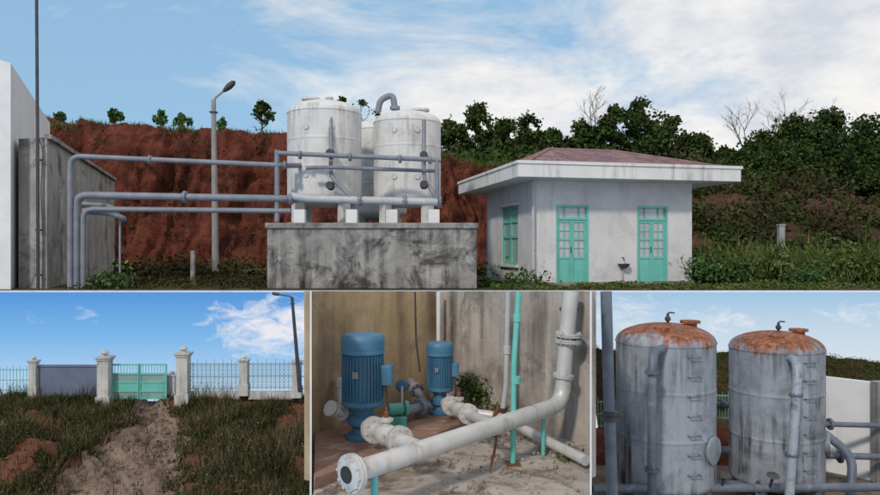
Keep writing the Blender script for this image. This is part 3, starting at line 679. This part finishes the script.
for i in range(200):
    x=rnd.uniform(-.2,1.3); y=rnd.uniform(6.4,8.6); s=rnd.uniform(.008,.028)
    if x>xrr*y-.05: continue
    v,f=boxv((x,y,-2.22+s*.4),(s,s*rnd.uniform(.6,1.4),s),rnd.random()*3); o=len(V); V+=v; Fc+=[tuple(i+o for i in t) for t in f]
mesh('gravel',V,Fc,floorm)
# ---------------- bay 3
def tr_(n,z): return mat(n,(.215,.25,.30),(.31,.345,.40),1.5,.55,.08,12,streak=((.032,.03,.034,1),7,.46,.64),blot=((.15,.175,.205,1),2.2,.46,.68),rust=((.20,.062,.024,1),z-.40,z+.32,4.5))
tankr=tr_('rusty_tank_paint',-1.42); tankr2=tr_('rusty_tank_paint_2',-1.68)
pipeb=mat('pipe_blue_gray',(.07,.09,.125),(.13,.155,.20),4,.45,.05,30,blot=((.2,.22,.25,1),6,.55,.75))
pipep=mat('pipe_pale_blue',(.22,.25,.31),(.3,.34,.4),4,.5,.05,30,blot=((.12,.1,.09,1),5,.55,.7))
yardm=mat('yard_soil',(.11,.085,.07),(.22,.17,.14),1.5,1,.6,9,spec=.1,blot=((.07,.06,.05),1,.5,.65))
x3=P(591.6,0,1).x
mesh('yard',[(x3*8,8,-4.1),(20,8,-4.1),(20,15.79,-4.1),(x3*15.79,15.79,-4.1)],[(0,1,2,3)],yardm)
ht3=[(560,343),(592,346),(617,351),(700,353),(715,353),(733,354),(780,350),(820,352),(850,357),(880,361),(960,366),(1100,370)]
def h3(u,v):
    x=592+u*420; d=14.2+v*1.5; X=max((x-440)/F*15.0,x3*d+.02); yt=interp(x,ht3); zt=(247.5-yt)/F*15.7
    return (X,d,-4.12+(zt+4.12)*v**.75+.07*noise.fractal((X*2,d*2,1),1,2,4)*v)
grid('background_hill',140,24,h3,scrubsoil)
C=[];Cs=[]
for i in range(11000):
    u_,v_=rnd.random(),rnd.random()
    n_=noise.noise((u_*30,v_*5,0))
    if v_<.25+.2*n_: continue
    p=Vector(h3(u_,v_))
    for _ in range(7): (C if v_>.6+.4*n_ else Cs).append(p+Vector((rnd.gauss(0,.05),rnd.gauss(0,.03)-.03,abs(rnd.gauss(0,.03+.03*max(0,n_))))))
ok=lambda c: c.y<15.78 and c.x>x3*c.y+.03
leaves('hill_foliage',[c for c in C if ok(c)],.028,leafG)
leaves('hill_scrub',[c for c in Cs if ok(c)],.028,leafS)
def rb(u,v):
    X=x3*13.9+.05+u*9; return (X,13.5+v*.9,-4.12+.62*math.sin(v*math.pi*.55)*(.75+.5*noise.noise((X*1.2,1,0)))+.05*noise.fractal((X*3,v*3,0),1,2,3))
grid('red_soil_bank',120,10,rb,red)
fence(598,616,400,428,13.3,13.3,turq,n=6); fence(700,745,394,420,13.3,13.3,turq,n=16)
ta=tank('rusty_pressure_tank',(3.44,11.0),.733,-3.50,-1.42,tankr,pipeb,.27,legh=.60,legw=.13)
tb=tank('rusty_pressure_tank',(5.60,12.0),.733,-3.78,-1.66,tankr2,pipeb,.27,legh=.32,legw=.13)
for t,cx,cy,zt_,tm in((ta,3.44,11.0,-1.42,tankr),(tb,5.6,12.0,-1.66,tankr2)):
    lathe('top_nozzle',(cx+.40,cy+.05,zt_+.16),[(.1,0),(.1,.1),(.15,.1),(.15,.14),(.02,.15)],tm,t,24)
    pipe('air_vent',[(cx+.04,cy,zt_+.24),(cx+.04,cy,zt_+.40)],.022,darkm,t); lathe('vent_valve',(cx+.04,cy,zt_+.33),[(.02,-.04),(.045,-.02),(.045,.02),(.02,.04)],darkm,t,12); pipe('vent_handle',[(cx+.03,cy,zt_+.40),(cx+.06,cy-.02,zt_+.43),(cx+.13,cy-.04,zt_+.425)],.012,darkm,t,.01)
    lathe('inlet_neck',(cx-.15,cy-.35,zt_+.1),[(.08,0),(.08,.10),(.12,.10),(.12,.14),(.02,.15)],tm,t,24)
    V=[];Fc=[]
    aa=-1.32
    for k in range(7):
        z=zt_-.15-k*.28; p0=Vector((cx+math.cos(aa-.12)*.735,cy+math.sin(aa-.12)*.735,z)); p1=Vector((cx+math.cos(aa+.12)*.735,cy+math.sin(aa+.12)*.735,z)); o_=Vector((math.cos(aa),math.sin(aa),0))*.07
        v,f=sweepv([p0,p0+o_,p1+o_,p1],.010,6); o=len(V); V+=v; Fc+=[tuple(i+o for i in q) for q in f]
    mesh('ladder_rungs',V,Fc,pipeb,t)
aa=-.80; o_=Vector((math.cos(aa),math.sin(aa),0)); c=Vector((3.44,11,-2.95))+o_*.70
lathe('side_manhole',c,[(.15,0),(.15,.05),(.20,.05),(.20,.085),(.18,.09),(.02,.095)],tankr,ta,32,o_)
lathe('side_manhole',Vector((5.6,12,-3.2))+Vector((.9,-.43,0))*.70,[(.15,0),(.15,.05),(.19,.05),(.19,.09),(.02,.095)],tankr,tb,32,(.9,-.43,0))
e=empty('filter_pipework')
def bp_(n,pts,r,m=pipeb,b=.2): return pipe(n,[P(x,y,dd) for x,y,dd in pts],r,m,e,b)
bp_('tank_pipe',[(672,346,10.6),(653,352,10.0),(652,380,9.9),(652,502,9.9)],.062,pipeb,.25)
bp_('tank_pipe',[(782,356,11.7),(797,361,11.0),(797,385,10.9),(789,502,10.7)],.07,pipep,.3)
bp_('cross_pipe',[(700,405,12.6),(745,405,12.6)],.055); bp_('cross_pipe',[(705,450,12.0),(740,450,12.2)],.06)
bp_('bottom_header',[(592.5,489,10.2),(880,487,11.2),(960,486,11.5)],.065); bp_('cross_pipe',[(700,484,11.6),(745,485,11.8)],.07)
bp_('side_pipe',[(812,423,12.2),(826,424,12.2),(960,428,12.4)],.045); bp_('side_pipe',[(812,432,12.0),(824,433,11.8),(853,456,11.6),(850,502,11.4)],.07,pipeb,.35)
bp_('side_pipe',[(812,455,12.0),(960,459,12.2)],.055); bp_('riser',[(818,423,12.2),(817,502,12.1)],.05)
for x,y,dd in((652,372,9.9),(652,470,9.9),(796,395,10.9),(792,455,10.8)): flange('flange',P(x,y,dd),(0,0,1),.10,.02,pipeb,e,8)
for x,y,dd in((830,424,12.2),(840,457,12.05),(705,487,10.6),(760,487,10.8),(722,405,12.6)): flange('flange',P(x,y,dd),(1,0,0),.10,.02,pipeb,e,8)
for x,y in((668,488),(770,487),(722,486)):
    p=P(x,y,10.6); pipe('valve_stem',[p,p+Vector((0,-.1,.2))],.02,darkm,e); lathe('handwheel',p+Vector((0,-.1,.2)),[(.07,-.012),(.09,0),(.07,.012)],darkm,e,20,(0,-.4,1))
e=empty('vent_standpipe'); pipe('pipe',[P(606,291.5,8.6),P(609,400,8.6),P(613,510,8.6)],.068,pipeb,e,.02)
p=P(610.5,416,8.6); lathe('coupling',p,[(.075,-.06),(.095,-.055),(.095,-.02),(.08,0),(.095,.02),(.095,.055),(.075,.06)],darkm,e,24); box('clamp_arm',p+Vector((.09,-.02,0)),(.12,.05,.05),darkm,e)
e=empty('boundary_wall')
a=P(817,376,13.3); b=P(905,390,12.3); b.z=a.z
n=Vector(((b-a).y,-(b-a).x,0)).normalized()*-.12
V=[Vector((q.x,q.y,z)) for z in(-4.1,a.z) for q in(a,b,b+n,a+n)]
mesh('wall',V,[(0,1,5,4),(1,2,6,5),(2,3,7,6),(3,0,4,7),(4,5,6,7)],whitewall,e)
p=P(872,0,12.6); box('wall_post',(p.x+.05,12.5,-3.2),(.16,.2,1.75),concrete2,e)
# ============================================================ world, sun, camera
w=bpy.data.worlds.new('World'); S.world=w; w.use_nodes=True; t=w.node_tree; bg=t.nodes['Background']
sky=nd(t,'ShaderNodeTexSky',sky_type='NISHITA'); sky.sun_disc=False
SE,SA=36,207
sky.sun_elevation=math.radians(SE); sky.sun_rotation=math.radians(SA); sky.air_density=1.0; sky.dust_density=1.2; sky.ozone_density=1
az=math.radians(SA)
sd=Vector((math.sin(az)*math.cos(math.radians(SE)),math.cos(az)*math.cos(math.radians(SE)),math.sin(math.radians(SE))))
tc=nd(t,'ShaderNodeTexCoord'); v=tc.outputs['Generated']; sx=nd(t,'ShaderNodeSeparateXYZ'); t.links.new(v,sx.inputs[0])
n1=noisen(t,v,3.0,9,.62,stretch=(1,1,2.6),dist=.5)
bias=mth(t,'ADD',mth(t,'MULTIPLY',sx.outputs[0],.40),mth(t,'MULTIPLY',sx.outputs[2],.22))
f=ramp(t,mth(t,'ADD',n1,bias),[(.45,(0,0,0)),(.66,(1,1,1))]).outputs[0]
n2=noisen(t,v,6,7,.62,stretch=(1,1,2.2))
cc=ramp(t,n2,[(.34,(6.4,6.8,7.5)),(.48,(8.1,8.2,8.4)),(.62,(9.6,9.4,9.1))]).outputs[0]
skyc=mixc(t,.72,sky.outputs[0],(3.3,5.8,8.4,1))
col=mixc(t,f,skyc,cc)
t.links.new(col,bg.inputs[0]); bg.inputs[1].default_value=.1
L_=bpy.data.lights.new('sun','SUN'); L_.energy=2.1; L_.angle=math.radians(5); L_.color=(1,.89,.76)
so=bpy.data.objects.new('sun',L_); so.rotation_euler=sd.to_track_quat('Z','Y').to_euler(); S.collection.objects.link(so)
cam=bpy.data.cameras.new('camera'); cam.lens=36*F/880; cam.sensor_width=36; cam.clip_end=3000; cam.clip_start=.05
co=bpy.data.objects.new('camera',cam); co.rotation_euler=(math.radians(90),0,0); S.collection.objects.link(co); S.camera=co
S.view_settings.view_transform='Standard'; S.view_settings.look='None'; S.view_settings.exposure=0
